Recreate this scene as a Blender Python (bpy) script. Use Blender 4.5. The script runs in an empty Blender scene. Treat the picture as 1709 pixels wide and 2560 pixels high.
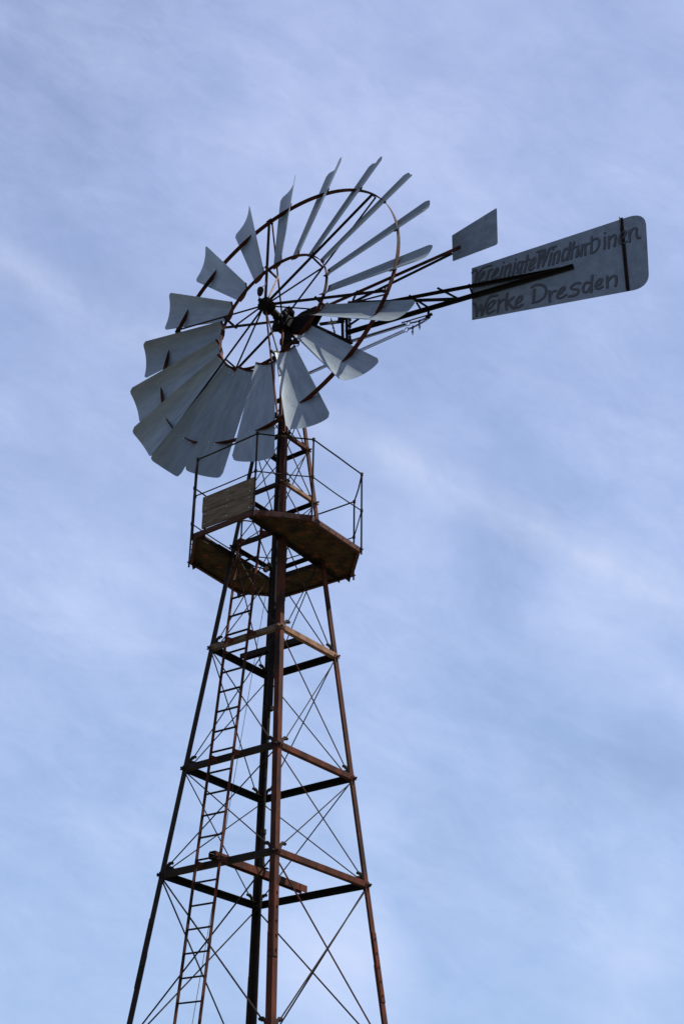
import bpy, bmesh, math, random
from mathutils import Vector as V, Matrix
random.seed(7)
S = bpy.context.scene
COL = S.collection
rad = math.radians

# ------------------------------------------------------------------ camera
YAW, PITCH, ROLL = 0.050491, 0.522647, 0.013662
cd = bpy.data.cameras.new('camera'); cam = bpy.data.objects.new('camera', cd); COL.objects.link(cam)
fw = V((math.sin(YAW)*math.cos(PITCH), math.cos(YAW)*math.cos(PITCH), math.sin(PITCH)))
r0 = V((math.cos(YAW), -math.sin(YAW), 0)); u0 = r0.cross(fw)
rr = r0*math.cos(ROLL) + u0*math.sin(ROLL); uu = u0*math.cos(ROLL) - r0*math.sin(ROLL)
m = Matrix((rr, uu, -fw)).transposed().to_4x4(); m.translation = V((0, -18, 1.6))
cam.matrix_world = m
cd.sensor_fit = 'HORIZONTAL'; cd.sensor_width = 36; cd.lens = 3572.2/1709*36
cd.clip_start = .1; cd.clip_end = 5000
S.camera = cam

# ------------------------------------------------------------------ light
SUN_EL, SUN_AZ = rad(63), rad(-2)          # azimuth counter-clockwise from +X
sl = bpy.data.lights.new('sun', 'SUN'); sl.energy = 5.0; sl.angle = rad(.5); sl.color = (1, .95, .87)
so = bpy.data.objects.new('sun', sl); COL.objects.link(so)
sd = V((math.cos(SUN_AZ)*math.cos(SUN_EL), math.sin(SUN_AZ)*math.cos(SUN_EL), math.sin(SUN_EL)))
so.rotation_euler = sd.to_track_quat('Z', 'Y').to_euler(); so.location = sd*40
S.view_settings.view_transform = 'Standard'; S.view_settings.look = 'None'
S.view_settings.exposure = 1.0; S.view_settings.gamma = 1; S.view_settings.use_curve_mapping = False

# ------------------------------------------------------------------ sky
W = bpy.data.worlds.new('World'); S.world = W; W.use_nodes = True
nt = W.node_tree; N = nt.nodes; N.clear()
def nd(t, **k):
    n = N.new(t)
    for a, b in k.items(): setattr(n, a, b)
    return n
def lk(a, b): nt.links.new(a, b)
def math_(op, a, b=None, clamp=False):
    n = nd('ShaderNodeMath', operation=op, use_clamp=clamp)
    for i, v in enumerate((a, b)):
        if v is None: continue
        if isinstance(v, (int, float)): n.inputs[i].default_value = v
        else: lk(v, n.inputs[i])
    return n.outputs[0]
def dot_(vec, d):
    n = nd('ShaderNodeVectorMath', operation='DOT_PRODUCT'); lk(vec, n.inputs[0]); n.inputs[1].default_value = d
    return n.outputs['Value']
def ramp_(val, stops):
    n = nd('ShaderNodeValToRGB'); e = n.color_ramp.elements
    while len(e) < len(stops): e.new(.5)
    for x, (p, c) in zip(e, stops):
        x.position = p; x.color = (c, c, c, 1) if isinstance(c, (int, float)) else (*c, 1)
    lk(val, n.inputs[0]); return n.outputs[0]
out = nd('ShaderNodeOutputWorld'); bg = nd('ShaderNodeBackground'); lk(bg.outputs[0], out.inputs[0])
sky = nd('ShaderNodeTexSky'); sky.sky_type = 'NISHITA'; sky.sun_disc = False
sky.sun_elevation = SUN_EL; sky.sun_rotation = math.pi/2 - SUN_AZ
sky.air_density = 1.0; sky.dust_density = 1.0; sky.ozone_density = 1.0
tc = nd('ShaderNodeTexCoord'); dirv = tc.outputs['Generated']
def noise_(vec, scale, detail, rough, dist=0, rot=0, sx=1, sy=1, off=(0, 0, 0)):
    mp = nd('ShaderNodeMapping'); lk(vec, mp.inputs[0])
    mp.inputs['Location'].default_value = off
    mp.inputs['Rotation'].default_value = (0, 0, rot); mp.inputs['Scale'].default_value = (sx, sy, 1)
    n = nd('ShaderNodeTexNoise'); lk(mp.outputs[0], n.inputs['Vector'])
    n.inputs['Scale'].default_value = scale; n.inputs['Detail'].default_value = detail
    n.inputs['Roughness'].default_value = rough; n.inputs['Distortion'].default_value = dist
    return n.outputs[0]
# cloud coordinates: along, across and out of the sweep of the high cirrus
comb = nd('ShaderNodeCombineXYZ')
for k_, d_ in enumerate(((0.9146, 0.2141, -0.3431), (-0.4042, 0.5142, -0.7564), (-0.0145, -0.8305, -0.5569))): lk(dot_(dirv, d_), comb.inputs[k_])
lay = comb.outputs[0]
big = noise_(lay, 4.5, 4, .5, .3, 0, .8, 1.2, (3.1, 1.7, .4))
wisp = noise_(lay, 13, 10, .66, .7, rad(8), .55, 1.4, (1.2, 4.4, .9))
fine = noise_(lay, 44, 9, .68, .5, rad(8), .7, 1.2, (7.7, .3, .2))
veil = math_('ADD', math_('MULTIPLY', big, .44), math_('MULTIPLY', wisp, .36))
veil = math_('ADD', veil, math_('MULTIPLY', fine, .20))
veil = ramp_(veil, [(.36, 0), (.50, .5), (.64, 1)])
# an old condensation trail crossing the sky: the band of directions close to one plane
TR_N = (-0.4042, 0.5142, -0.7564)
td = dot_(dirv, TR_N)
wob = noise_(dirv, 7, 4, .6, 0, 0, 1, 1, (.3, .8, .1)); brk = noise_(dirv, 9, 7, .65, .6, 0, 1, 1, (5.2, .4, 2.2))
td = math_('ABSOLUTE', math_('ADD', math_('SUBTRACT', td, math_('MULTIPLY', math_('SUBTRACT', wob, .5), .035)), .0))
trail = math_('MULTIPLY', ramp_(td, [(0, 1), (.009, .6), (.022, 0)]), ramp_(brk, [(.34, .15), (.60, 1)]))
wn = nd('ShaderNodeTexNoise'); lk(dirv, wn.inputs['Vector']); wn.inputs['Scale'].default_value = 8; wn.inputs['Detail'].default_value = 6
wv = nd('ShaderNodeVectorMath', operation='MULTIPLY_ADD'); lk(wn.outputs['Color'], wv.inputs[0]); wv.inputs[1].default_value = (.07, .07, .07); 
wv2 = nd('ShaderNodeVectorMath', operation='ADD'); lk(dirv, wv2.inputs[0]); wv2.inputs[1].default_value = (-.035, -.035, -.035); lk(wv2.outputs[0], wv.inputs[2])
wnm = nd('ShaderNodeVectorMath', operation='NORMALIZE'); lk(wv.outputs[0], wnm.inputs[0]); wdir = wnm.outputs[0]
# soft patches of thicker and thinner cloud in given directions of the sky, torn by noise
patch = None
for d_, r_, a_ in (((0.2225, 0.8700, 0.4400), 0.055, 0.55), ((0.2600, 0.8947, 0.3632), 0.04, 0.35), ((0.2574, 0.9051, 0.3385), 0.035, -0.7), ((0.2030, 0.9223, 0.3288), 0.03, -0.4), ((0.0437, 0.9711, 0.2345), 0.05, 0.75), ((0.0771, 0.9499, 0.3031), 0.025, 0.5), ((0.1018, 0.9530, 0.2853), 0.05, -0.45), ((-0.1550, 0.6739, 0.7224), 0.12, -0.5), ((0.0840, 0.8581, 0.5065), 0.07, 0.35), ((-0.1238, 0.8587, 0.4974), 0.1, 0.25), ((0.0442, 0.7021, 0.7107), 0.12, 0.15), ((0.1681, 0.8678, 0.4677), 0.05, -0.3), ((0.0102, 0.9638, 0.2666), 0.05, -0.25), ((0.2377, 0.9443, 0.2278), 0.05, 0.35), ((0.0527, 0.9799, 0.1923), 0.05, 0.3), ((0.1974, 0.9469, 0.2537), 0.04, -0.35), ((-0.0613, 0.7590, 0.6482), 0.12, 0.2)):
    q_ = math_('MULTIPLY', math_('SUBTRACT', dot_(wdir, d_), 1-r_*r_/2*2.2), 1/(r_*r_/2*2.2), True)
    q_ = math_('MULTIPLY', math_('MULTIPLY', q_, q_), a_)
    patch = q_ if patch is None else math_('ADD', patch, q_)
patch = math_('MULTIPLY', patch, math_('ADD', math_('MULTIPLY', brk, 1.6), .1))
bg.inputs[1].default_value = .055
def mix_(f, a, b):
    m_ = nd('ShaderNodeMix', data_type='RGBA'); lk(f, m_.inputs[0])
    for v, k_ in ((a, 6), (b, 7)):
        if isinstance(v, tuple): m_.inputs[k_].default_value = (*v, 1)
        else: lk(v, m_.inputs[k_])
    return m_.outputs[2]
mott = noise_(dirv, 34, 6, .68, .3, 0, 1, 1, (2.2, 3.1, .7))
thin = math_('ADD', math_('ADD', math_('MULTIPLY', veil, .20), .53), math_('MULTIPLY', math_('SUBTRACT', mott, .5), .16))
thin = math_('ADD', thin, math_('MULTIPLY', patch, .26), True)
elev = nd('ShaderNodeSeparateXYZ'); lk(dirv, elev.inputs[0])
hue = mix_(ramp_(elev.outputs[2], [(.25, 0), (.72, 1)]), (3.95, 5.60, 9.1), (4.40, 5.40, 8.9))   # bluer low down, more lavender overhead
col = mix_(thin, sky.outputs[0], hue)           # even high haze over the blue
white = math_('ADD', math_('MULTIPLY', trail, .40), math_('MULTIPLY', math_('POWER', veil, 2.0), .32))
white = math_('ADD', white, math_('MULTIPLY', math_('MAXIMUM', patch, 0), .55), True)
col = mix_(white, col, (6.2, 6.9, 9.0))                       # denser wisps
lk(col, bg.inputs[0])

# ------------------------------------------------------------------ materials
def mat(name, base, dark=None, rough=.6, metal=0., scale=6., stain=None, stain_amt=.6, bump=.0, coord='Object', stretch=(1, 1, 1), spec=.5, lo=.35, hi=.68, st0=.60, sts=1.7, tone=0):
    mt = bpy.data.materials.new(name); mt.use_nodes = True
    t = mt.node_tree; b = t.nodes['Principled BSDF']
    b.inputs['Roughness'].default_value = rough; b.inputs['Metallic'].default_value = metal
    b.inputs['Specular IOR Level'].default_value = spec
    co = t.nodes.new('ShaderNodeTexCoord'); mp = t.nodes.new('ShaderNodeMapping')
    t.links.new(co.outputs[coord], mp.inputs[0]); mp.inputs['Scale'].default_value = stretch
    oi = t.nodes.new('ShaderNodeObjectInfo'); vm = t.nodes.new('ShaderNodeVectorMath'); vm.operation = 'SCALE'
    vm.inputs[0].default_value = (17, 31, 11); t.links.new(oi.outputs['Random'], vm.inputs['Scale'])
    t.links.new(vm.outputs[0], mp.inputs['Location'])
    def noise(sc, d=6, r=.6):
        n = t.nodes.new('ShaderNodeTexNoise'); t.links.new(mp.outputs[0], n.inputs['Vector'])
        n.inputs['Scale'].default_value = sc; n.inputs['Detail'].default_value = d; n.inputs['Roughness'].default_value = r
        return n.outputs[0]
    def ramp(v, s):
        n = t.nodes.new('ShaderNodeValToRGB'); e = n.color_ramp.elements
        while len(e) < len(s): e.new(.5)
        for x, (p, c) in zip(e, s): x.position = p; x.color = (*c, 1)
        t.links.new(v, n.inputs[0]); return n.outputs[0]
    c = ramp(noise(scale), [(lo, dark or base), (hi, base)])
    if stain:
        mx = t.nodes.new('ShaderNodeMix'); mx.data_type = 'RGBA'
        f = ramp(noise(scale*sts+3, 8, .7), [(st0, (0, 0, 0)), (st0+.12, (stain_amt,)*3)])
        t.links.new(f, mx.inputs[0]); t.links.new(c, mx.inputs[6]); mx.inputs[7].default_value = (*stain, 1); c = mx.outputs[2]
    if tone:                                   # random tone per sheet, painted in for the differing shading of overlapping blades
        mr = t.nodes.new('ShaderNodeMapRange'); t.links.new(oi.outputs['Random'], mr.inputs[0]); mr.inputs[3].default_value = 1-tone; mr.inputs[4].default_value = 1+tone
        hv = t.nodes.new('ShaderNodeHueSaturation'); t.links.new(mr.outputs[0], hv.inputs['Value']); t.links.new(c, hv.inputs['Color']); c = hv.outputs[0]
    t.links.new(c, b.inputs['Base Color'])
    if bump:
        bp = t.nodes.new('ShaderNodeBump'); bp.inputs['Strength'].default_value = bump; bp.inputs['Distance'].default_value = .01
        t.links.new(noise(scale*6), bp.inputs['Height']); t.links.new(bp.outputs[0], b.inputs['Normal'])
    return mt
M_ZINC = mat('galvanised_sheet', (.165, .196, .222), (.108, .134, .160), .42, .15, 2.6, (.13, .08, .035), .45, .06, coord='UV', stretch=(3.2, .8, 1), lo=.34, hi=.66, st0=.60, sts=2.2, spec=.45, tone=.26)
M_PLATE = mat('weathered_zinc_plate', (.140, .165, .192), (.092, .113, .135), .5, .3, 7, (.06, .065, .07), .6, .08)
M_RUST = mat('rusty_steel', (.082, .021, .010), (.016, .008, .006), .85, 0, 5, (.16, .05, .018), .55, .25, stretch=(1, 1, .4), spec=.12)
M_RUSTP = mat('pale_rusty_steel', (.25, .14, .08), (.09, .04, .022), .7, 0, 9, (.4, .33, .26), .7, .2, spec=.15)
M_RUSTG = mat('brown_grey_steel', (.13, .088, .06), (.045, .028, .02), .8, 0, 8, (.2, .15, .11), .6, .2, spec=.15)
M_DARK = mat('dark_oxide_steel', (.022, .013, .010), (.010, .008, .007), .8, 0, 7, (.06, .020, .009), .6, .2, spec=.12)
M_NEARBLACK = mat('near_black_steel', (.008, .007, .006), (.005, .005, .005), .85, 0, 8, (.02, .009, .006), .4, .2, spec=.08)  # near-black tone for the far girts, gear head and hub
M_BLACK = mat('greasy_iron', (.012, .010, .009), (.007, .006, .006), .8, 0, 8, (.035, .014, .008), .5, .25, spec=.1)
M_RIM = mat('red_oxide_channel', (.075, .023, .014), (.026, .012, .010), .75, 0, 8, (.05, .035, .03), .6, .2, spec=.15)
M_BOARD = mat('grey_weathered_board', (.145, .105, .066), (.072, .050, .032), .9, 0, 9, (.022, .017, .012), .85, .4, stretch=(.5, .5, 3), lo=.36, hi=.64, st0=.56, sts=.8, spec=.2)
M_FLOOR = mat('rust_stained_floor_sheet', (.062, .038, .016), (.014, .010, .007), .9, 0, 4.0, (.15, .042, .017), .95, .3, spec=.1, lo=.36, hi=.66, st0=.54, sts=.6)
M_INK = mat('black_paint_outline', (.012, .012, .015), None, .6)
M_PAINT = mat('slate_letter_paint', (.038, .041, .050), (.028, .031, .038), .6, 0, 12)
M_BOLT = mat('bright_bolt', (.5, .5, .5), (.3, .3, .3), .4, .5)
M_GRASS = mat('grass', (.085, .08, .055), (.055, .055, .036), .9, 0, .4, (.12, .105, .075), .5)

# ------------------------------------------------------------------ mesh helpers
class MB:
    def __init__(s): s.v = []; s.f = []; s.mi = []; s.m = 0
    def poly(s, pts, d):                      # polygon extruded by vector d
        n = len(pts); b = len(s.v); d = V(d)
        s.v += [V(p) for p in pts] + [V(p)+d for p in pts]
        fs = [tuple(range(b, b+n)), tuple(range(b+2*n-1, b+n-1, -1))]
        fs += [(b+i, b+n+i, b+n+(i+1) % n, b+(i+1) % n) for i in range(n)]
        s.f += fs; s.mi += [s.m]*len(fs); return s
    def bar(s, p, q, w, h, up=(0, 0, 1)):     # rectangular bar, w across, h along up
        p, q = V(p), V(q); d = (q-p).normalized(); x = d.cross(V(up))
        if x.length < 1e-4: x = d.cross(V((1, 0, 0)))
        x.normalize(); y = x.cross(d)
        return s.poly([p+x*a*w/2+y*b*h/2 for a, b in ((-1, -1), (1, -1), (1, 1), (-1, 1))], q-p)
    def angle(s, p, q, a, b, w, t):           # L section: corner on the line p-q, flanges along a and b
        p, q = V(p), V(q); d = (q-p).normalized()
        a = V(a); a = (a-d*a.dot(d)).normalized(); b = V(b); b = (b-d*b.dot(d)).normalized()
        return s.poly([p, p+a*w, p+a*w+b*t, p+a*t+b*t, p+a*t+b*w, p+b*w], q-p)
    def tube(s, pts, r, n=8, closed=False, cap=True):
        pts = [V(p) for p in pts]; k = len(pts); base = len(s.v)
        rs = r if isinstance(r, (list, tuple)) else [r]*k
        pd = None; ref = None
        for i, p in enumerate(pts):
            if closed: d = pts[(i+1) % k]-pts[i-1]
            else: d = pts[min(i+1, k-1)]-pts[max(i-1, 0)]
            d.normalize()
            if ref is None:
                ref = d.orthogonal().normalized()
            else:
                ref = (ref-d*ref.dot(d)).normalized()
            y = d.cross(ref)
            s.v += [p+(ref*math.cos(2*math.pi*j/n)+y*math.sin(2*math.pi*j/n))*rs[i] for j in range(n)]
        for i in range(k if closed else k-1):
            i2 = (i+1) % k
            for j in range(n):
                s.f.append((base+i*n+j, base+i*n+(j+1) % n, base+i2*n+(j+1) % n, base+i2*n+j)); s.mi.append(s.m)
        if cap and not closed:
            s.f.append(tuple(base+j for j in range(n-1, -1, -1))); s.f.append(tuple(base+(k-1)*n+j for j in range(n))); s.mi += [s.m]*2
        return s
    def cyl(s, p, q, r, n=20, r2=None): return s.tube([p, q], [r, r if r2 is None else r2], n)
    def lathe(s, o, axis, prof, n=24):        # prof: (distance along axis, radius)
        o = V(o); a = V(axis).normalized(); return s.tube2([o+a*h for h, _ in prof], [max(r, .0005) for _, r in prof], n, a)
    def tube2(s, pts, rs, n, a):
        x = a.orthogonal().normalized(); y = a.cross(x); base = len(s.v); k = len(pts)
        for p, r in zip(pts, rs): s.v += [p+(x*math.cos(2*math.pi*j/n)+y*math.sin(2*math.pi*j/n))*r for j in range(n)]
        for i in range(k-1):
            for j in range(n):
                s.f.append((base+i*n+j, base+i*n+(j+1) % n, base+(i+1)*n+(j+1) % n, base+(i+1)*n+j)); s.mi.append(s.m)
        s.f.append(tuple(base+j for j in range(n-1, -1, -1))); s.f.append(tuple(base+(k-1)*n+j for j in range(n))); s.mi += [s.m]*2
        return s
    def gear(s, o, axis, r, wd, teeth):
        o = V(o); a = V(axis).normalized(); x = a.orthogonal().normalized(); y = a.cross(x); pts = []
        for i in range(teeth*4):
            R = r if i % 4 < 2 else r*.9; t = 2*math.pi*i/(teeth*4)
            pts.append(o-a*wd/2+(x*math.cos(t)+y*math.sin(t))*R)
        return s.poly(pts, a*wd)
    def bolt(s, p, n, r=.011, h=.012): n = V(n).normalized(); return s.tube([V(p), V(p)+n*h], r, 6)
    def build(s, name, mats, parent=None, smooth=False, label=None, bevel=0):
        me = bpy.data.meshes.new(name)
        off = V((0, 0, 0)); p = parent
        inv = WINV.get(parent.name) if parent is not None else None
        vs = [inv @ v for v in s.v] if inv else s.v
        me.from_pydata([tuple(v) for v in vs], [], s.f)
        if not isinstance(mats, (list, tuple)): mats = [mats]
        for x in mats: me.materials.append(x)
        me.polygons.foreach_set('material_index', s.mi)
        if getattr(s, 'uv', None):
            ul = me.uv_layers.new(name='sheet')
            for lp in me.loops: ul.data[lp.index].uv = s.uv.get(lp.vertex_index, (0, 0))
        bm = bmesh.new(); bm.from_mesh(me); bmesh.ops.recalc_face_normals(bm, faces=bm.faces); bm.to_mesh(me); bm.free()
        if smooth:
            for pl in me.polygons: pl.use_smooth = True
            try: me.set_sharp_from_angle(angle=rad(35))
            except Exception: pass
        o = bpy.data.objects.new(name, me); COL.objects.link(o)
        if parent is not None:
            o.parent = parent; WINV[o.name] = inv
        if label: o['label'] = label
        if bevel:
            md = o.modifiers.new('bevel', 'BEVEL'); md.width = bevel; md.segments = 1; md.limit_method = 'ANGLE'
        return o
WINV = {}
def thing(name, label, cat, mw, group=None):
    o = bpy.data.objects.new(name, None); COL.objects.link(o); o.empty_display_size = .3
    o.matrix_world = mw; WINV[o.name] = mw.inverted()
    o['label'] = label; o['category'] = cat
    if group: o['group'] = group
    return o
def solo(o, label, cat, group=None):
    o['label'] = label; o['category'] = cat
    if group: o['group'] = group
    return o
def T(*p): return Matrix.Translation(V(p))

# ------------------------------------------------------------------ ground
g = MB(); g.v = [V((x, y, 0)) for x, y in ((-2500, -2500), (2500, -2500), (2500, 2500), (-2500, 2500))]; g.f = [(0, 1, 2, 3)]; g.mi = [0]
go = g.build('ground', M_GRASS); go['kind'] = 'structure'; go['label'] = 'flat grass field under the windpump'

# ------------------------------------------------------------------ lattice tower
ZA, K, PHI = 15.771, .1408, .0799
AZ = {'N': -math.pi/2, 'R': 0, 'F': math.pi/2, 'L': math.pi}
NEXT = {'N': 'R', 'R': 'F', 'F': 'L', 'L': 'N'}
def ud(l): return V((math.cos(AZ[l]+PHI), math.sin(AZ[l]+PHI), 0))
def legp(l, z, dr=.032): return ud(l)*(K*(ZA-z)+dr) + V((0, 0, z))
tower = thing('windpump_tower', 'tall rusty lattice tower with ladder and railed platform under the wind wheel', 'tower', T(0, 0, 0))
LEVELS = [2.3, 4.5, 6.568, 7.976, 9.714, 11.31, 12.143, 13.046, 13.75]
TOP = 14.75
for l in 'NRFL':
    prev = [k for k in NEXT if NEXT[k] == l][0]; nxt = NEXT[l]
    a = (ud(nxt)-ud(l)); b = (ud(prev)-ud(l))
    mb = MB()
    for z0, z1, w in ((-.05, 5.6, .088), (5.6, 11.3, .082), (11.3, TOP, .07)):
        mb.angle(legp(l, z0), legp(l, z1), a, b, w, .008)
    for z in LEVELS[1:]:                      # bolt heads at the joints
        for d, nrm in ((a, -b), (b, -a)):
            dn = d.normalized()
            for k in (-.03, .03):
                mb.bolt(legp(l, z+k)+dn*.04, nrm-dn*nrm.dot(dn))
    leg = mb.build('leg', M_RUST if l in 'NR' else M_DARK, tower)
    sp = MB()                                 # splice angle low on each leg
    for d, o, nrm in ((a, b, -b), (b, a, -a)):
        dn = d.normalized(); nn = (nrm-dn*nrm.dot(dn)).normalized()
        zc = {'N': 5.72, 'R': 5.55, 'F': 5.25, 'L': 5.6}[l]
        sp.poly([legp(l, zc-.42)+nn*.001, legp(l, zc+.42)+nn*.001, legp(l, zc+.42)+dn*.078+nn*.001, legp(l, zc-.42)+dn*.078+nn*.001], nn*.007)
        for k in (-.34, -.17, 0, .17, .34): sp.bolt(legp(l, zc+k)+dn*.045+nn*.007, nn, .012, .014)
    sp.build('splice_plate', M_RUST if l in 'NR' else M_DARK, leg)
for i, z in enumerate(LEVELS):
    for l in 'NRFL':
        q = NEXT[l]; A, B = legp(l, z), legp(q, z); d = (B-A).normalized(); nrm = V((d.y, -d.x, 0))
        w = (.072 if l in 'NL' else .080) if z < 11 else .052
        if l in 'RF' : w += .0
        A2, B2 = A-d*.0+nrm*.0095, B+nrm*.0095
        mt = {'N': M_RUST, 'L': M_DARK}.get(l, M_NEARBLACK)
        lab = None
        if l == 'N' and abs(z-9.714) < .01: mt, lab = M_RUSTP, 'pale rust flaked girt'
        if l == 'L' and abs(z-9.714) < .01: mt, lab = M_RUSTG, 'brown grey weathered girt behind the ladder'
        if l == 'N' and z > 11 and z < 12.5: mt = M_RUSTP
        mb = MB().angle(A2+V((0, 0, -w/2)), B2+V((0, 0, -w/2)), (0, 0, 1), -nrm, w, .007) if l in 'NL' else MB().angle(A2+V((0, 0, w/2)), B2+V((0, 0, w/2)), (0, 0, -1), -nrm, w, .007)
        for e, s in ((A2, 1), (B2, -1)):
            for k in (.035, .075): mb.bolt(e+d*s*k, nrm, .012, .016)
            mb.bolt(e-d*s*.012+nrm*-.02, -d*s, .014, .035)
        mb.build('girt', mt, tower, label=lab)
for i in range(1, len(LEVELS)-1):
    z0, z1 = LEVELS[i], LEVELS[i+1]
    for l in 'NRFL':
        q = NEXT[l]; d = (legp(q, z0)-legp(l, z0)).normalized(); nrm = V((d.y, -d.x, 0))
        for k, (p, t) in enumerate(((l, q), (q, l))):
            s = 1 if p == l else -1
            off = nrm*(-.014-.018*k)
            lo = legp(p, z0)+d*s*(.085 if z0 < 11 else .065)+V((0, 0, .02))+off; hi = legp(t, z1)-d*s*.03+V((0, 0, -.05))+off
            D = (hi-lo).normalized(); big = .105 if z0 < 11 else .055
            tip = lo+V((0, 0, big))+d*s*big*.85
            D2 = (hi-tip).normalized()
            r = .0105 if z0 < 6 else .0082
            rod = MB().tube([tip-D2*.03, hi], r, 6)
            rod.tube([hi-D2*.03, hi+D2*.015], r*2, 6)
            ro = rod.build('brace_rod', M_RUST if (k == 1 and l == 'N') else M_DARK, tower)
            hk = MB(); wv = nrm
            pth = [lo-V((0, 0, .03))-d*s*.04, lo+d*s*big*.15+V((0, 0, big*.30)), lo+d*s*big*.38+V((0, 0, big*.78)), lo+d*s*big*.60+V((0, 0, big)), tip+V((0, 0, .002)), tip+d*s*.03-V((0, 0, .01))]
            hk.tube(pth, [.026, .021, .019, .018, .018, .02], 8)
            hk.tube([tip+D2*-.035, tip+D2*-.015], r*2.2, 6)
            hk.build('rod_hook', M_DARK, ro, True)
# cross beams that guide the pump rod
def beam(p, q, w, h, mt, lab):
    b = MB(); p, q = V(p), V(q); d = (q-p).normalized(); x = V((d.y, -d.x, 0))
    b.angle(p+x*w/2+V((0, 0, h/2)), q+x*w/2+V((0, 0, h/2)), -x, (0, 0, -1), h, .012)
    b.poly([p-x*w/2+V((0, 0, h/2-.014)), p-x*w/2+V((0, 0, -h/2)), p-x*(w/2-.012)+V((0, 0, -h/2)), p-x*(w/2-.012)+V((0, 0, h/2-.014))], q-p)
    return b.build('guide_beam', mt, tower, label=lab)
beam((-.66, -.784, 6.645), (.517, .702, 6.645), .10, .09, M_RUST, 'reddish channel beam lying across the lower girts')
beam((-.443, .382, 9.79), (.424, -.315, 9.79), .09, .08, M_DARK, 'dark channel beam lying across the upper girts')
gd = MB(); gd.lathe((-.05, -.0, 6.70), (0, 0, 1), [(0, .055), (.012, .055), (.012, .034), (.05, .034)], 16)
gd.bar((-.10, .03, 6.703), (.03, -.06, 6.703), .05, .014)
gd.build('rod_guide', M_DARK, tower)

# ladder on the left near face
ld = V((-.2925, .2615, 0)).normalized()
LA0, LA1 = V((-.974, -.740, 4.66)), V((-.605, -.298, 10.44))
LB0, LB1 = V((-.677, -.998, 4.66)), V((-.311, -.565, 10.34))
dA = (LA1-LA0)/(LA1.z-LA0.z); dB = (LB1-LB0)/(LB1.z-LB0.z)
def la(z): return LA0+dA*(z-LA0.z)
def lb(z): return LB0+dB*(z-LB0.z)
fn = V((-.645, -.758, .099))
lm = MB(); lm.bar(la(.0), la(11.34), .012, .042, fn); lm.bar(lb(.0), lb(11.42), .012, .042, fn)
lz = [.30+.2872*k for k in range(39)]
for z in lz:
    for f, s in ((la, -1), (lb, 1)): lm.bolt(f(z), (f(z)-(la(z)+lb(z))/2), .009, .012)
ladder = lm.build('ladder', M_RUST, tower)
for z in lz:
    if z > 11.3: continue
    MB().bar(la(z+.006), lb(z-.006), .034, .014, (0, 0, 1)).build('rung', M_DARK, ladder)
for z in LEVELS[:6]:
    for f in (la, lb):
        p = f(z+.0); mb = MB(); q = p-fn*.10
        e = (lb(z)-la(z)).normalized()
        mb.poly([p+e*.008+V((0, 0, .05)), p+e*.10-fn*.085+V((0, 0, .02)), p+e*.10-fn*.085-V((0, 0, .03)), p+e*.008-V((0, 0, .035))], fn*.008)
        mb.bolt(p+e*.08-fn*.07, fn, .010, .02); mb.bolt(p+e*.02-fn*.0, fn, .010, .02)
        mb.build('ladder_bracket', M_RUST, ladder)

# service platform
HP = 11.23
OCT = [V((x, y, HP)) for x, y in ((-.343, -1.286), (.435, -1.191), (1.162, -.322), (1.104, .463), (.126, 1.227), (-.562, 1.155), (-1.253, .254), (-1.181, -.546))]
CEN = V((-.06, -.03, HP))
def line_frame(p, q):                          # direction along, inward normal
    d = (q-p).normalized(); n = V((-d.y, d.x, 0)); return d, n
def clip(poly, p, n):                          # keep (x-p).n >= 0
    o = []
    for i, a in enumerate(poly):
        b = poly[(i+1) % len(poly)]; da, db = (a-p).dot(n), (b-p).dot(n)
        if da >= 0: o.append(a)
        if da*db < 0: o.append(a+(b-a)*(da/(da-db)))
    return o
A_, B_, C_, D_, E_, F_, G_, H_ = OCT
i1, i2, i3, i4, i5, i6 = [V((x, y, HP)) for x, y in ((-.351, -1.094), (.55, .13), (.11, .523), (.577, .128), (-1.041, -.502), (-.111, .642))]
plat = MB()
def under(p, q, w=.055):
    d, n = line_frame(p, q); plat.angle(p+V((0, 0, -.034)), q+V((0, 0, -.034)), (0, 0, -1), -n, w, .007)
d12 = (i2-i1).normalized(); d56 = (i6-i5).normalized(); d34 = (i3-i4).normalized()
under(i1, i2+d12*.62); under(i6+d56*.25, i5-d56*.02); under(i4+V((.02, -.03, 0)), i3-V((.24, -.2, 0)))
under(legp('L', HP)+V((-.2, -.25, 0)), legp('L', HP)+V((.3, .36, 0)), .05)
platform = plat.build('platform', M_DARK, tower, label='octagonal railed service platform with rusty underside and an open ladder hatch')
def floor_side(p, q, inner, extra=()):
    d, n = line_frame(p, q); depth = (inner-p).dot(n); k = 3
    for j in range(k):
        poly = [v+(CEN-v).normalized()*.012 for v in OCT]
        poly = clip(poly, p+n*(depth*j/k+.0015), n); poly = clip(poly, p+n*(depth*(j+1)/k-.0015), -n)
        for ep, en in extra: poly = clip(poly, ep, en)
        if len(poly) < 3: continue
        dz = random.uniform(-.003, .003)
        MB().poly([v+V((0, 0, -.032+dz)) for v in poly], (0, 0, .026)).build('floor_board', M_FLOOR, platform)
_, nBC = line_frame(B_, C_); _, nFG = line_frame(F_, G_); _, nDE = line_frame(D_, E_)
floor_side(B_, C_, (i1+i2)/2)
floor_side(F_, G_, (i5+i6)/2)
floor_side(D_, E_, (i3+i4)/2, (((i1+i2)/2-nBC*.002, nBC), ((i5+i6)/2-nFG*.002, nFG)))
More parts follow.
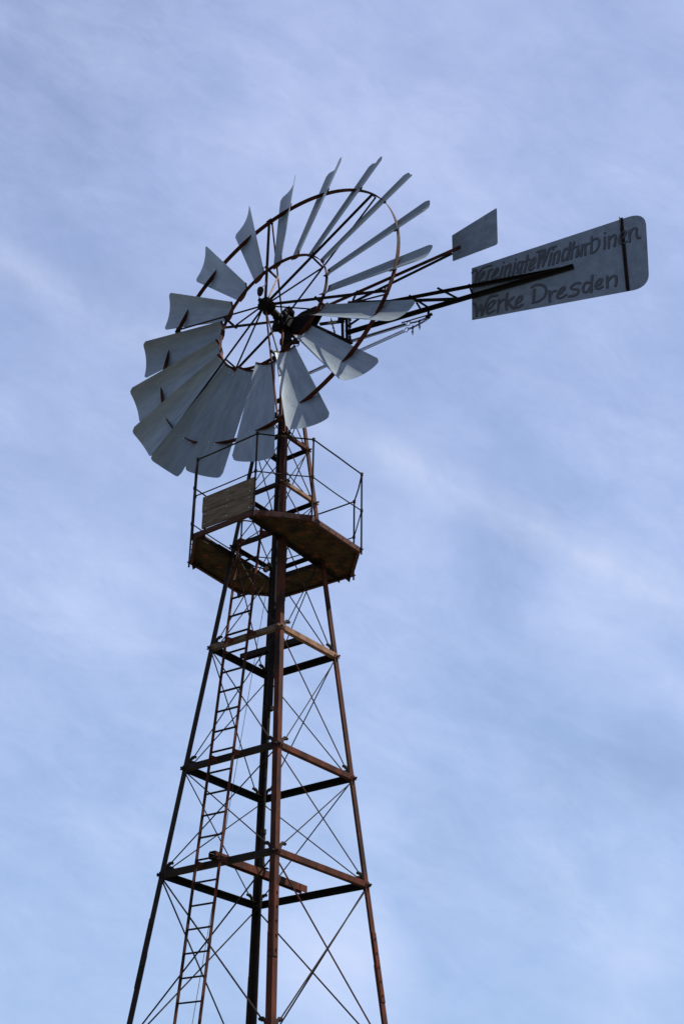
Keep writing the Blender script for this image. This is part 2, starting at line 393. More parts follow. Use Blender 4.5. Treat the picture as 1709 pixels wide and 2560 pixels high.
for i in range(8):
    p, q = OCT[i], OCT[(i+1) % 8]; d, n = line_frame(p, q)
    mb = MB(); pin, qin = p+(CEN-p).normalized()*.012, q+(CEN-q).normalized()*.012
    ww = .075 if i < 2 else .065
    mb.poly([p-d*.0, q, qin, pin], (0, 0, -ww))
    mb.poly([pin+V((0, 0, -ww)), qin+V((0, 0, -ww)), q+(CEN-q).normalized()*.05+V((0, 0, -ww)), p+(CEN-p).normalized()*.05+V((0, 0, -ww))], (0, 0, .008))
    L = (q-p).length
    for k in range(int(L/.16)): mb.bolt(p+d*(.08+k*.16)+V((0, 0, -.04)), -n, .008, .008)
    mb.build('rim_beam', M_RIM, platform)
for v in (D_, E_, F_, G_):                     # little gusset tips under the far corners
    o = (v-CEN).normalized(); o.z = 0; t = V((-o.y, o.x, 0))
    MB().poly([v-o*.20+t*.0+V((0, 0, -.068)), v-o*.03+V((0, 0, -.068)), v-o*.05+V((0, 0, -.16))], t*.012).build('gusset', M_DARK, platform)
PR = .0135
for v in OCT:
    o = (v-CEN).normalized(); o.z = 0
    mb = MB().tube([v+o*.012+V((0, 0, -.11)), v+o*.012+V((0, 0, 1.21))], PR, 8)
    for h in (.6, 1.21): mb.tube([v+o*.012+V((0, 0, h-.022)), v+o*.012+V((0, 0, h+.022))], PR*1.6, 8)
    mb.bolt(v+o*.02+V((0, 0, -.03)), o, .012, .02)
    mb.build('railing_post', M_DARK, platform)
for i in range(8):
    p, q = OCT[i], OCT[(i+1) % 8]
    p = p+(p-CEN).normalized()*.012; q = q+(q-CEN).normalized()*.012
    for h, r in ((1.21, .0115), (.6, .009)):
        a = p+V((0, 0, h)); b = q+V((0, 0, h)); md = (a+b)/2+V((random.uniform(-.01, .01), random.uniform(-.01, .01), -.008))
        MB().tube([a, a*.5+md*.5+V((0, 0, -.002)), md, b*.5+md*.5+V((0, 0, -.002)), b], r, 8).build('railing_bar', M_DARK, platform)
bp, bq = V((-1.072, -.582, 0)), V((-.372, -1.175, 0)); bd = (bq-bp).normalized(); bn = V((-bd.y, bd.x, 0))
for z0, z1, e in ((11.295, 11.55, 0), (11.556, 11.805, .012)):
    BB = MB().poly([bp+V((0, 0, z0))-bd*e, bq+V((0, 0, z0))+bd*e, bq+V((0, 0, z1))+bd*e, bp+V((0, 0, z1-.006))-bd*e], bn*.028)
    mb = BB; mb.m = 1
    for t_ in (.06, .5, .94):
        for zz in (z0+.05, z1-.05): mb.bolt(bp.lerp(bq, t_)+V((0, 0, zz)), -bn, .009, .006)
    mb.m = 0
    mb.build('side_board', (M_BOARD, M_BOLT), platform)
mb = MB()
for t in (.04, .96):
    c = bp.lerp(bq, t)+bn*.030; mb.bar(c+V((0, 0, 11.16)), c+V((0, 0, 11.80)), .04, .006, bd.cross(V((0, 0, 1))))
mb.build('board_strap', M_DARK, platform)

# ------------------------------------------------------------------ pump rod and pull cable
pr_ = thing('pump_rod', 'long dark vertical pump rod with a thicker guide pipe inside the lattice tower', 'pump rod', T(-.045, 0, 0))
MB().tube([(-.045, 0, 0), (-.045, 0, 8.9)], .014, 10).build('rod', M_DARK, pr_, True)
mb = MB(); mb.cyl((-.045, 0, 6.76), (-.045, 0, 7.20), .03, 14); mb.cyl((-.045, 0, 7.16), (-.045, 0, 7.22), .038, 14); mb.cyl((-.045, 0, 6.74), (-.045, 0, 6.79), .038, 14)
mb.build('coupling', M_DARK, pr_, True)
mb = MB(); mb.cyl((-.030, 0, 8.88), (-.022, 0, 14.9), .045, 18); mb.cyl((-.030, 0, 8.86), (-.030, 0, 8.92), .053, 18); mb.cyl((-.030, 0, 9.55), (-.030, 0, 9.68), .053, 18)
mb.build('guide_pipe', M_BLACK, pr_, True)
cb = thing('furling_cable', 'thin furling wire hanging from a small pulley beside the ladder', 'cable', T(-.135, -.201, 10.83))
ca, cz = V((-.135, -.201, 10.83)), V((-.793, -.438, 4.737)); cz = cz+(cz-ca)*((.9-4.737)/(4.737-10.83))*-1 if False else ca+(cz-ca)*((10.83-.9)/(10.83-4.737))
MB().tube([ca+V((.03, 0, 0)), ca.lerp(cz, .33)+V((.02, 0, .02)), ca.lerp(cz, .66)+V((.01, 0, .02)), cz], .0038, 5).build('wire', M_DARK, cb)
mb = MB(); mb.lathe(ca+V((-.02, .0, .06)), (-.5, .8, 0), [(-.02, .03), (-.02, .042), (-.006, .032), (.006, .032), (.02, .042), (.02, .03)], 16)
mb.build('pulley', M_BLACK, cb, True)
mb = MB(); mb.bar(ca+V((-.02, 0, .06)), ca+V((-.30, .02, .14)), .03, .008)
mb.build('pulley_arm', M_DARK, cb)

# ------------------------------------------------------------------ swivelling head
HC = V((0, 0, 15.348))
PSI, TAU = .7357, .1313
U = V((math.cos(PSI), -math.sin(PSI), 0))
AX = V((-math.sin(PSI)*math.cos(TAU), -math.cos(PSI)*math.cos(TAU), math.sin(TAU)))
VV = AX.cross(U)
if VV.z < 0: VV = -VV
Zv = V((0, 0, 1)); BK = V((math.sin(PSI), math.cos(PSI), 0))   # horizontal, away from the wheel
def hp(u, b, z): return HC+U*u+BK*b+Zv*z
head = thing('gearbox_turntable', 'swivelling iron gear head with its small side vane plate on top of the tower', 'gear head', T(0, 0, 14.6))
mb = MB(); mb.lathe((0, 0, 14.35), Zv, [(0, .075), (.62, .075), (.62, .10), (.68, .10), (.68, .07), (.9, .07)], 24); mb.lathe((0, 0, 14.62), Zv, [(0, .10), (.05, .10)], 24)
mb.build('mast_tube', M_BLACK, head, True)
mb = MB(); mb.bar((-.055, -.085, 14.3), (-.055, -.075, 15.2), .045, .03, (0, 1, 0)); mb.build('mast_strip', M_RUST, head)
mb = MB()
mb.poly([hp(-.11, -.16, -.15), hp(.12, -.16, -.15), hp(.14, -.16, .02), hp(.09, -.16, .13), hp(-.08, -.16, .13), hp(-.13, -.16, .0)], BK*.34)
mb.lathe(hp(0, -.17, 0), -BK, [(0, .085), (.05, .08), (.05, .06), (.10, .06)], 20)
for t in range(6): mb.bolt(hp(.1*math.cos(t), -.16, .1*math.sin(t)), -BK, .014, .02)
mb.lathe(hp(.02, .02, .12), Zv, [(0, .05), (.07, .045), (.07, .02), (.24, .015)], 12)
mb.build('gear_housing', M_NEARBLACK, head, True, bevel=.006)
mb = MB(); mb.gear(hp(.03, -.02, .165), BK, .112, .09, 26); mb.lathe(hp(.03, -.1, .165), BK, [(0, .05), (.03, .07), (.13, .07), (.2, .04)], 18)
mb.build('top_gear', M_NEARBLACK, head)
mb = MB(); mb.gear(HC+AX*.2-Zv*.17, AX, .112, .05, 34); mb.lathe(HC+AX*.2-Zv*.17, AX, [(-.16, .03), (.04, .03), (.04, .06), (.06, .06)], 16); mb.build('drive_gear', M_NEARBLACK, head)
mb = MB()                                      # tapered bracket that carries the vane and the tail hinge
mb.poly([hp(.06, .0, .03), hp(.30, .0, .10), hp(.60, .0, .08), hp(.60, .0, .0), hp(.44, .0, -.24), hp(.05, .0, -.20)], BK*.05)
mb.poly([hp(.06, .14, .03), hp(.30, .14, .10), hp(.60, .14, .08), hp(.60, .14, .0), hp(.44, .14, -.22), hp(.05, .14, -.18)], BK*.03)
mb.poly([hp(.30, .05, .10), hp(.60, .05, .08), hp(.60, .14, .08), hp(.30, .14, .10)], -Zv*.01)
mb.build('head_bracket', M_NEARBLACK, head, bevel=.004)
mb = MB()
HT, HB = V((.892, -.179, 15.50)), V((.911, -.190, 14.89))
mb.bar(hp(.42, .1, -.15), HB+Zv*.05, .045, .06); mb.bar(hp(.45, .1, .05), HT-Zv*.02, .045, .05); mb.bar(hp(.60, .1, -.22), HT-Zv*.18, .03, .045)
mb.bar(hp(.02, .05, -.33), hp(.20, .07, -.40), .05, .05); mb.bar(hp(.10, .02, -.2), hp(.16, .06, -.40), .03, .03)
mb.build('hinge_arm', M_BLACK, head)
mb = MB(); mb.bar((.0, .05, 14.56), (.20, .235, 14.47), .04, .05); mb.bar((.02, .05, 14.66), (.17, .205, 14.49), .02, .03); mb.build('spring_arm', M_BLACK, head)
mb = MB(); mb.tube([hp(.17, .05, -.43)+V((.045*math.cos(t), 0, .045*math.sin(t))) for t in [k*math.pi/6 for k in range(12)]], .008, 6, True); mb.build('spring_eye', M_DARK, head)
# side vane arm and plate
v0, v1 = V((.60, -.142, 15.655)), V((2.503, -1.864, 15.52)); w0, w1 = V((.80, -.33, 15.462)), V((2.384, -1.757, 15.467))
mb = MB(); mb.angle(v0, v1, (0, 0, -1), BK, .06, .008); mb.build('vane_arm', M_RUST, head)
mb = MB(); mb.angle(w0, w1, (0, 0, -1), BK, .05, .007); mb.build('vane_arm', M_BLACK, head)
mb = MB(); mb.bar(v0+(v1-v0)*.02, hp(.5, .05, .08), .03, .04); mb.bar(w0, hp(.55, .05, .03), .03, .04); mb.bar(v0.lerp(v1, .25), w0.lerp(w1, .13), .02, .03); mb.build('vane_strut', M_BLACK, head)
def rounded(pts, rs, n=6):
    o = []
    for i, p in enumerate(pts):
        p = V(p); a = (V(pts[i-1])-p).normalized(); b = (V(pts[(i+1) % len(pts)])-p).normalized(); r = rs[i]
        if r <= 0: o.append(p); continue
        for k in range(n+1):
            t = k/n; o.append((p+a*r)*(1-t)**2+p*2*t*(1-t)+(p+b*r)*t*t)
    return o
NV = V((math.sin(rad(-42.15)), -math.cos(rad(42.15)), 0))    # plate normal towards the viewer's side
pl = rounded([(2.392, -1.764, 15.791), (2.985, -2.301, 15.891), (2.972, -2.289, 15.210), (2.390, -1.762, 15.299)], (.02, .03, .05, .02))
mb = MB(); mb.poly([p-NV*.012 for p in pl], -NV*.004)
for a, b in ((.12, .1), (.12, .9), (.75, .1), (.75, .45), (.75, .85), (.35, .12), (.4, .55), (.6, .8), (.15, .75)):
    q = (V((2.392, -1.764, 15.791))*(1-b)+V((2.390, -1.762, 15.299))*b)*(1-a)+(V((2.985, -2.301, 15.891))*(1-b)+V((2.972, -2.289, 15.210))*b)*a
    mb.bolt(q-NV*.012, NV, .010, .006)
mb.build('side_vane', M_PLATE, head, label='small trapezoid sheet metal side vane with a rust run')
# ------------------------------------------------------------------ tail vane
tail = thing('tail_vane', 'long hinged tail with a big lettered grey metal vane plate', 'tail vane', T(.9, -.185, 15.2))
TD = V((math.cos(rad(-30)), math.sin(rad(-30)), 0)); TN = V((math.sin(rad(-30)), -math.cos(rad(-30)), 0))
TP0 = V((.951, -.213, 15.05))
b0, b1 = V((.93, -.20, 15.056)), V((4.119, -2.042, 15.047))
mb = MB(); mb.angle(b0+Zv*.029, b1+Zv*.029, (0, 0, -1), TN, .057, .009)
for k in range(9): mb.bolt(b1.lerp(b0, .02+.045*k)+TN*.009, TN, .010, .008)
mb.build('tail_boom', M_BLACK, tail)
mb = MB(); mb.angle(HT+V((.05, -.03, .03)), V((3.95, -1.944, 15.085))+TN*.012, (0, 0, -1), TN, .042, .007); mb.build('tail_boom', M_BLACK, tail)
mb = MB(); mb.bar(V((.951, -.213, 15.66)), V((2.636, -1.186, 15.065)), .035, .04); mb.build('boom_brace', M_BLACK, tail)
def tp(s, z): return TP0+TD*s+Zv*(z-TP0.z)
mb = MB()
for s0, z0, s1, z1 in ((1.05, 15.44, 1.38, 15.08), (1.24, 15.10, 1.17, 15.26), (1.52, 15.42, 1.86, 15.09), (2.03, 15.31, 2.09, 15.07), (.35, 15.52, .8, 15.08), (.0, 15.2, .5, 15.42)): mb.bar(tp(s0, z0), tp(s1, z1), .02, .03)
mb.build('boom_strut', M_BLACK, tail)
mb = MB()
for du, w in ((-.035, .03), (.04, .035)): mb.bar(HB+TD*du+Zv*-.02, HT+TD*du+Zv*.04, w, .05, TN)
mb.tube([HB+Zv*-.04+TD*.085, HT+Zv*.05+TD*.085], .012, 8)
for k in range(7): mb.cyl(HB+TD*.085+Zv*(.08+.065*k), HB+TD*.085+Zv*(.105+.065*k), .02, 8)
mb.bar(HT+TD*-.10+Zv*-.12, HT+TD*.16+Zv*-.12, .05, .05); mb.bar(HB+TD*-.09, HB+TD*.12, .07, .07)
mb.build('hinge', M_BLACK, tail)
BR = V((2.132, -.895, 14.93))
mb = MB(); mb.bar(BR+Zv*.15, BR+Zv*-.02, .035, .03, TD); mb.bar(BR+Zv*.0-TD*.05, BR+Zv*.03+TD*.06, .03, .035); mb.bar(BR+TD*-.45+Zv*.03, BR+Zv*.03, .012, .016); mb.build('spring_bracket', M_BLACK, tail)
PTL, PBL, PTR, PBR = V((2.753, -1.254, 15.611)), V((2.727, -1.239, 14.639)), V((5.088, -2.602, 15.688)), V((5.025, -2.566, 14.322))
pl = rounded([PTL, PTR, PBR, PBL], (0, .27, .26, 0), 10)
mb = MB(); mb.poly([p-TN*.012 for p in pl], -TN*.004)
def plq(a, b): return (PTL*(1-b)+PBL*b)*(1-a)+(PTR*(1-b)+PBR*b)*a
for a, b in ((.01, .02), (.01, .3), (.01, .6), (.01, .97), (.30, .58), (.42, .55), (.62, .5), (.75, .06), (.62, .1), (.86, .97), (.93, .03), (.55, .95), (.7, .88), (.5, .28), (.38, .14), (.26, .4)):
    mb.bolt(plq(a, b)-TN*.012, TN, .010, .006)
plate = mb.build('tail_plate', M_PLATE, tail, label='lettered grey tail plate')
mb = MB(); st0, st1 = V((4.782, -2.425, 15.70)), V((4.768, -2.417, 14.362)); mb.angle(st0-TD*.025-TN*.011, st1-TD*.025-TN*.011, TD, TN, .045, .006)
for k in range(8): mb.bolt(st0.lerp(st1, .06+.125*k)-TN*.005, TN, .010, .008)
mb.build('plate_stiffener', M_DARK, tail)

# hand painted lettering: brush strokes given in plate coordinates (metres along the plate, metres up)
LINES = ([[(2.087,0.471),(2.118,0.501),(2.153,0.5),(2.155,0.434),(2.124,0.246)],[(2.141,0.31),(2.184,0.412),(2.247,0.49),(2.316,0.506),(2.397,0.494)],[(2.185,0.306),(2.236,0.335),(2.28,0.395),(2.264,0.419),(2.222,0.364),(2.189,0.287),(2.199,0.229),(2.257,0.248)],[(2.367,0.417),(2.331,0.325),(2.303,0.218)],[(2.347,0.401),(2.372,0.421),(2.409,0.422)],[(2.41,0.284),(2.456,0.315),(2.5,0.381),(2.484,0.416),(2.432,0.347),(2.394,0.261),(2.41,0.22),(2.477,0.243)],[(2.575,0.412),(2.519,0.205)],[(2.593,0.483),(2.596,0.489)],[(2.627,0.405),(2.587,0.204)],[(2.612,0.329),(2.664,0.397),(2.704,0.412),(2.684,0.303),(2.653,0.204)],[(2.777,0.414),(2.722,0.196)],[(2.784,0.474),(2.789,0.479)],[(2.876,0.379),(2.839,0.404),(2.804,0.329),(2.807,0.258),(2.841,0.263),(2.873,0.327)],[(2.894,0.395),(2.849,0.231),(2.83,0.146),(2.782,0.143)],[(2.83,0.238),(2.79,0.218)],[(2.973,0.483),(2.95,0.357),(2.907,0.193)],[(2.922,0.379),(2.997,0.393)],[(3.004,0.257),(3.053,0.291),(3.085,0.372),(3.064,0.397),(3.009,0.324),(2.981,0.236),(3.0,0.191),(3.061,0.224)],[(3.12,0.491),(3.166,0.497),(3.204,0.491)],[(3.165,0.488),(3.136,0.313),(3.115,0.199)],[(3.126,0.235),(3.204,0.421),(3.244,0.488)],[(3.243,0.471),(3.221,0.362),(3.195,0.198)],[(3.205,0.241),(3.247,0.312),(3.302,0.461),(3.342,0.492),(3.417,0.488)],[(3.34,0.391),(3.287,0.182)],[(3.369,0.445),(3.374,0.45)],[(3.389,0.37),(3.345,0.173)],[(3.377,0.328),(3.429,0.384),(3.462,0.38),(3.447,0.291),(3.413,0.177)],[(3.596,0.377),(3.55,0.388),(3.506,0.306),(3.494,0.19),(3.546,0.205),(3.594,0.285)],[(3.636,0.478),(3.593,0.274),(3.572,0.178)],[(3.696,0.473),(3.667,0.385),(3.624,0.177)],[(3.636,0.345),(3.709,0.369)],[(3.75,0.372),(3.705,0.181)],[(3.713,0.184),(3.758,0.236),(3.788,0.294)],[(3.81,0.369),(3.777,0.177)],[(3.852,0.368),(3.839,0.172)],[(3.855,0.321),(3.883,0.356),(3.913,0.362)],[(3.961,0.46),(3.944,0.305),(3.929,0.173)],[(3.975,0.403),(4.035,0.409),(4.065,0.346),(4.041,0.246),(3.99,0.179),(3.939,0.175)],[(4.149,0.389),(4.144,0.276),(4.127,0.179)],[(4.156,0.462),(4.16,0.465)],[(4.214,0.376),(4.19,0.167)],[(4.214,0.324),(4.271,0.375),(4.305,0.364),(4.299,0.275),(4.277,0.174)],[(4.37,0.254),(4.428,0.289),(4.466,0.366),(4.418,0.379),(4.357,0.287),(4.353,0.209),(4.399,0.166),(4.46,0.191)],[(4.515,0.376),(4.503,0.169)],[(4.521,0.317),(4.563,0.381),(4.609,0.386),(4.623,0.352),(4.609,0.272),(4.626,0.191),(4.657,0.185)]],
[[(2.086,-0.113),(2.114,-0.146),(2.125,-0.241),(2.125,-0.361)],[(2.126,-0.338),(2.19,-0.195),(2.205,-0.191),(2.208,-0.366)],[(2.215,-0.363),(2.267,-0.221),(2.32,-0.114),(2.37,-0.083),(2.466,-0.094)],[(2.307,-0.298),(2.361,-0.282),(2.423,-0.201),(2.39,-0.172),(2.315,-0.227),(2.29,-0.315),(2.319,-0.378),(2.407,-0.351)],[(2.489,-0.184),(2.457,-0.4)],[(2.477,-0.276),(2.528,-0.22),(2.567,-0.207)],[(2.625,-0.111),(2.598,-0.256),(2.596,-0.402)],[(2.611,-0.283),(2.72,-0.216)],[(2.621,-0.286),(2.665,-0.358),(2.709,-0.424)],[(2.742,-0.345),(2.82,-0.315),(2.844,-0.256),(2.816,-0.235),(2.759,-0.289),(2.742,-0.384),(2.766,-0.426),(2.844,-0.397)],[(3.0,-0.135),(3.058,-0.11),(3.142,-0.133),(3.202,-0.194),(3.212,-0.288),(3.174,-0.376),(3.097,-0.416),(2.998,-0.416)],[(3.04,-0.188),(3.022,-0.323),(3.013,-0.41)],[(3.259,-0.293),(3.262,-0.384),(3.256,-0.485)],[(3.273,-0.365),(3.308,-0.322),(3.359,-0.321)],[(3.383,-0.41),(3.45,-0.377),(3.494,-0.314),(3.461,-0.297),(3.401,-0.354),(3.374,-0.434),(3.416,-0.477),(3.506,-0.447)],[(3.727,-0.312),(3.669,-0.29),(3.588,-0.33),(3.607,-0.376),(3.679,-0.407),(3.689,-0.455),(3.654,-0.498),(3.549,-0.489)],[(3.87,-0.357),(3.812,-0.329),(3.772,-0.384),(3.765,-0.471),(3.818,-0.5),(3.869,-0.429)],[(3.915,-0.24),(3.895,-0.35),(3.875,-0.526)],[(3.959,-0.434),(4.014,-0.431),(4.048,-0.365),(4.014,-0.34),(3.96,-0.395),(3.948,-0.457),(3.989,-0.505),(4.045,-0.486)],[(4.126,-0.332),(4.114,-0.527)],[(4.137,-0.408),(4.191,-0.357),(4.244,-0.365),(4.255,-0.422),(4.233,-0.541)]])
def ribbon(pts, hw, lift):
    P_ = [V((a, b, 0)) for a, b in pts]; q = []
    for i in range(len(P_)-1):
        a, b, c, d = P_[max(i-1, 0)], P_[i], P_[i+1], P_[min(i+2, len(P_)-1)]
        for k in range(4):
            t = k/4; q.append(.5*(2*b+(c-a)*t+(2*a-5*b+4*c-d)*t*t+(3*b-a-3*c+d)*t*t*t))
    q.append(P_[-1]); vs = []
    for i, p in enumerate(q):
        d = (q[min(i+1, len(q)-1)]-q[max(i-1, 0)]).normalized(); n = V((-d.y, d.x, 0))
        if i == 0: ends = [(-.9, .45), (-.5, .85)]
        elif i == len(q)-1: ends = []
        else: ends = []
        for e, w in ends: vs.append((p+d*hw*e, n*hw*w))
        vs.append((p, n*hw))
        if i == len(q)-1:
            for e, w in ((.5, .85), (.9, .45)): vs.append((p+d*hw*e, n*hw*w))
    return [(a+b, a-b, lift+.0004*i/len(vs)) for i, (a, b) in enumerate(vs)]
for ln, lab in zip(LINES, ('upper slanting line of dark painted writing', 'lower line of wider spaced dark painted writing')):
    mb = MB(); k = 0
    for m_, hw, base in ((0, .0215 if ln is LINES[1] else .0195, .0015), (1, .0155 if ln is LINES[1] else .0135, .0055)):
        mb.m = m_
        for st in ln:
            rb = ribbon(st, hw, base+k*.00003); k += 1; b = len(mb.v)
            for a, c, h in rb:
                for x in (a, c): mb.v.append(TP0+TD*x.x+Zv*x.y+TN*(h-.012))
            for i in range(len(rb)-1): mb.f.append((b+2*i, b+2*i+2, b+2*i+3, b+2*i+1)); mb.mi.append(m_)
    mb.build('lettering', (M_INK, M_PAINT), tail, label=lab)

# ------------------------------------------------------------------ springs and chains
def spring(p, q, r, wr, pitch):
    p, q = V(p), V(q); d = (q-p).normalized(); x = d.orthogonal().normalized(); y = d.cross(x); L = (q-p).length
    n = int(L/pitch); pts = []
    for i in range(n*10+1):
        t = 2*math.pi*i/10; pts.append(p+d*(L*i/(n*10))+(x*math.cos(t)+y*math.sin(t))*r)
    return MB().tube(pts, wr, 5)
def ringm(mb, c, nrm, R, r):
    n = V(nrm).normalized(); x = n.orthogonal().normalized(); y = n.cross(x)
    mb.tube([V(c)+(x*math.cos(t)+y*math.sin(t))*R for t in [k*math.pi/8 for k in range(16)]], r, 6, True); return mb
def chain(p, q, sag=0, ln=.045):
    p, q = V(p), V(q); mb = MB(); L = (q-p).length; n = max(2, int(L/(ln*.72)))
    for i in range(n):
        t = (i+.5)/n; c = p.lerp(q, t)-Zv*sag*4*t*(1-t); d = (p.lerp(q, min(1, t+.02))-Zv*sag*4*(t+.02)*(.98-t))-c; d.normalize()
        s = d.cross(Zv) if abs(d.z) < .9 else V((1, 0, 0)); s.normalize(); e = s if i % 2 else d.cross(s)
        mb.tube([c+d*math.cos(a)*ln*.5+e*math.sin(a)*ln*.28 for a in [k*math.pi/5 for k in range(10)]], .0065, 5, True)
    return mb
R1, R2 = V((1.868, -.743, 14.909)), V((1.838, -.725, 14.807))
E1, E2 = V((.959, -.218, 14.89)), V((.192, .225, 14.476))
for nm, R_, E_2, lab in (('a', R1, E1, 'upper coil spring stretched under the tail boom, short one ending at the hinge'), ('b', R2, E2, 'lower long coil spring running from the tail chain down behind the lower right blades')):
    s = thing('coil_spring', lab, 'spring', Matrix.Translation(E_2), 'furling springs under the tail boom')
    d = (R_-E_2).normalized()
    spring(E_2, R_-d*.07, .024, .0045, .0165).build('coil', M_DARK, s)
    ringm(MB(), R_-d*.03, TN+V((0, .3, 0)), .038, .006).build('end_ring', M_DARK, s)
for R_, Q, lab in ((R1, BR+TD*-.0, 'upper short chain linking the upper spring ring to the boom bracket'), (R2, BR+TD*.02+Zv*-.02, 'lower short chain linking the lower spring ring to the boom bracket')):
    solo(chain(R_, Q, .02).build('chain', M_DARK), lab, 'chain', 'chains at the furling springs')
solo(chain(V((1.90, -.76, 14.85)), V((1.90, -.76, 14.68))).build('chain', M_DARK), 'loose chain end hanging straight down left of the other loose end', 'chain', 'chains at the furling springs')
solo(chain(V((2.0, -.82, 14.91)), V((2.0, -.82, 14.74))).build('chain', M_DARK), 'loose chain end hanging straight down nearest the boom bracket', 'chain', 'chains at the furling springs')
solo(chain(HT+V((-.20, .12, -.05)), HB+V((-.10, .06, -.02)), 0, .05).build('chain', M_DARK), 'vertical chain hanging beside the tail hinge behind the right blades', 'chain', 'chains at the furling springs')

# ------------------------------------------------------------------ wind wheel (local frame: X sideways, Y away from the wind, Z up)
MW = Matrix((U, -AX, VV)).transposed().to_4x4(); MW.translation = HC
wheel = thing('wind_wheel', 'big multi-bladed galvanised wind wheel with two rusty rings', 'wind wheel', MW)
WINV[wheel.name] = None
WINV_LOCAL = True
RO, RI, OA, OI = 2.4032, 1.085, .2911, .3455
def P(r, th, o): return V((r*math.cos(th), -o, r*math.sin(th)))
def band(R, o, w, t, n=144):
    mb = MB(); b = 0
    for i in range(n):
        a = 2*math.pi*i/n
        mb.v += [P(R-t/2, a, o-w/2), P(R+t/2, a, o-w/2), P(R+t/2, a, o+w/2), P(R-t/2, a, o+w/2)]
    for i in range(n):
        j = (i+1) % n
        for k in range(4): mb.f.append((4*i+k, 4*i+(k+1) % 4, 4*j+(k+1) % 4, 4*j+k)); mb.mi.append(0)
    return mb
band(RO, OA, .07, .009).build('outer_ring', M_RUST, wheel)
band(RI, OI, .055, .009, 96).build('inner_ring', M_RUST, wheel)
HF, HR = .50, .11
mb = MB(); Y = V((0, -1, 0))
mb.lathe((0, 0, 0), Y, [(.36, .05), (.40, .085), (.40, .125), (.435, .125), (.435, .10), (.52, .10), (.52, .125), (.555, .125), (.555, .06), (.62, .05), (.62, .03), (.66, .03)], 28)
for k in range(6):
    a = rad(101.2+60*k)
    for o in (.555,): mb.bolt(P(.095, a+.2, o), Y, .014, .022); mb.bolt(P(.095, a-.2, o), Y, .014, .022)
mb.build('hub', M_NEARBLACK, wheel, True)
mb = MB(); mb.lathe((0, 0, 0), Y, [(HR-.04, .11), (HR+.03, .11), (HR+.03, .07), (HR+.05, .062), (.38, .062)], 24); mb.build('shaft', M_DARK, wheel, True)
for k in range(6):
    a = rad(101.2+60*k); er = P(1, a, 0); et = P(1, a+math.pi/2, 0)
    f0, f1 = P(.06, a, HF), P(RO-.01, a, OA+.025); g0, g1 = P(.06, a, HR), P(RO-.01, a, OA-.03)
    mat_ = M_RUST if k in (0, 3) else M_DARK
    MB().angle(f0+et*.012, f1+et*.012, -et, Y, .032, .006).build('spoke', mat_, wheel)
    MB().angle(g0+et*.012, g1+et*.012, -et, -Y, .030, .006).build('spoke', mat_, wheel)
    t = (1.04-.06)/(RO-.07); fa, ga = f0.lerp(f1, t), g0.lerp(g1, t)
    MB().bar(fa+Y*.03+et*.025, ga-Y*.03+et*.025, .03, .03, er).build('crossbar', M_DARK, wheel)
    MB().bar(P(.09, a, HF-.01)-et*.018, ga-et*.018, .024, .012, et).build('spoke_brace', M_RUSTP if k == 0 else M_DARK, wheel, label='pale spoke brace' if k == 0 else None)
    mb = MB(); mb.bar(P(RO-.012, a, OA+.05)-et*.05, P(RO-.012, a, OA+.05)+et*.05, .012, .02, er); mb.bar(P(RO-.022, a, OA+.04), P(RO-.022, a, OA-.045), .045, .012, er)
    for s in (-.035, .035): mb.bolt(P(RO-.006, a, OA)+et*s, er, .011, .02)
    mb.build('spoke_clip', M_DARK, wheel)
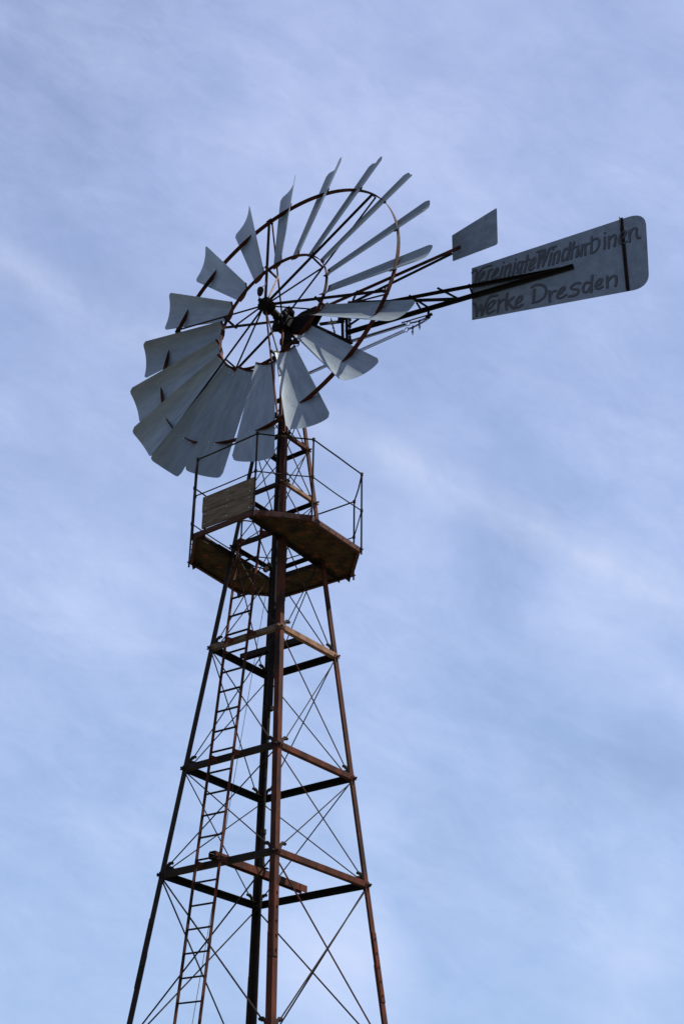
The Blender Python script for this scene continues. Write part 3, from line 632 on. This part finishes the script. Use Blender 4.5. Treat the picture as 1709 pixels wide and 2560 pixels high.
# blades
B0, B1, BR0, BR1, CH0, CH1, EE0, EE1, OB, SH = .4387, .4541, 1.1194, 2.9771, .3179, .6526, .0527, .0746, .3572, -.2178
def bpt(th, s, w, n=0., var=0.):
    er, ett = P(1, th, 0), -P(1, th+math.pi/2, 0)
    be = B0*(1-w)+B1*w+var; ch = ett*math.cos(be)+Y*math.sin(be); nn = Y*math.cos(be)-ett*math.sin(be)
    c = (CH0*(1-w)+CH1*w)/2; e = EE0*(1-w)+EE1*w
    # normal of the cambered sheet
    sl = 2*e*s/c; nr = (nn-ch*sl).normalized()
    return Y*OB+er*(BR0*(1-w)+BR1*w)+ch*c*(s+SH)+nn*e*(s*s-.5)+nr*n
TH = 2.2834
def blade_mesh(th, var):
    mb = MB(); mb.uv = {}; ns, nr = 17, 14; L = BR1-BR0; rc = .085; grid = {}
    ss = [-1+2*i/(ns-1) for i in range(ns)]
    ss = sorted(set([round(math.copysign(abs(x)**.8, x), 5) for x in ss]))
    ns = len(ss)
    for side, dn in ((0, .0012), (1, -.0012)):
        for i, s in enumerate(ss):
            hw = CH1/2; x = abs(s)*hw; drop = 0
            if x > hw-rc: dx = x-(hw-rc); drop = rc-math.sqrt(max(0, rc*rc-dx*dx))
            wm = 1-drop/L
            for j in range(nr+1): grid[side, i, j] = len(mb.v); mb.uv[len(mb.v)] = (s*.33, wm*(j/nr)**.9*1.86); mb.v.append(bpt(th, s, wm*(j/nr)**.9, dn, var))
    for i in range(ns-1):
        for j in range(nr):
            mb.f.append((grid[0, i, j], grid[0, i+1, j], grid[0, i+1, j+1], grid[0, i, j+1])); mb.mi.append(0)
            mb.f.append((grid[1, i, j], grid[1, i, j+1], grid[1, i+1, j+1], grid[1, i+1, j])); mb.mi.append(0)
    edge = [(i, 0) for i in range(ns)]+[(ns-1, j) for j in range(1, nr+1)]+[(i, nr) for i in range(ns-2, -1, -1)]+[(0, j) for j in range(nr-1, 0, -1)]
    for k, (a, b) in enumerate(edge):
        c, d = edge[(k+1) % len(edge)]; mb.f.append((grid[0, a, b], grid[1, a, b], grid[1, c, d], grid[0, c, d])); mb.mi.append(0)
    return mb
wo = (RO-BR0)/(BR1-BR0)
for i in range(18):
    th = TH-rad(20)*(i-17); var = random.uniform(-.025, .025)
    mb = blade_mesh(th, var)
    mb.m = 1
    for s in (-.8, -.3, .2): mb.bolt(bpt(th, s, .03, .001, var), bpt(th, s, .03, 1, var)-bpt(th, s, .03, 0, var), .008, .005)
    for s in (-.85, -.35, .15, .5): mb.bolt(bpt(th, s, wo+.012, .001, var), bpt(th, s, wo, 1, var)-bpt(th, s, wo, 0, var), .008, .006)
    bl = mb.build('blade', (M_ZINC, M_BOLT), wheel, True)
    mb = MB()                                  # rib riveted to the back, with a stay to the ring
    ps = [bpt(th, s, wo, -.010, var) for s in (-.95, -.6, -.2, .2, .5)]; er = P(1, th, 0)
    for a, b in zip(ps, ps[1:]): mb.bar(a, b, .012, .045, er)
    rp = P(RO, th+.035, OA-.03)
    mb.bar(ps[0], rp, .012, .02, er)
    mb.build('blade_rib', M_RUST, bl)
    mb = MB(); ps = [bpt(th, s, -.012, -.006, var) for s in (-1, -.5, 0, .5, 1)]
    for a, b in zip(ps, ps[1:]): mb.bar(a, b, .010, .04, er)
    mb.build('root_clip', M_RUST, bl)
# grease can on a bent pipe at the hub
c0 = V((-.05, -.62, .24)); mb = MB()
mb.lathe(c0, (0, 0, -1), [(-.075, .004), (-.07, .03), (-.05, .045), (-.02, .052), (.03, .046), (.06, .042), (.09, .03), (.095, .012)], 16)
mb.build('grease_can', M_DARK, wheel, True)
mb = MB().tube([c0+V((0, 0, -.09)), c0+V((-.002, 0, -.14)), c0+V((.012, 0, -.18)), V((0, -.60, .03))], .008, 8); mb.tube([c0+V((.0, 0, .06)), c0+V((.02, .04, .14))], .006, 6)
mb.build('grease_pipe', M_DARK, wheel, True)
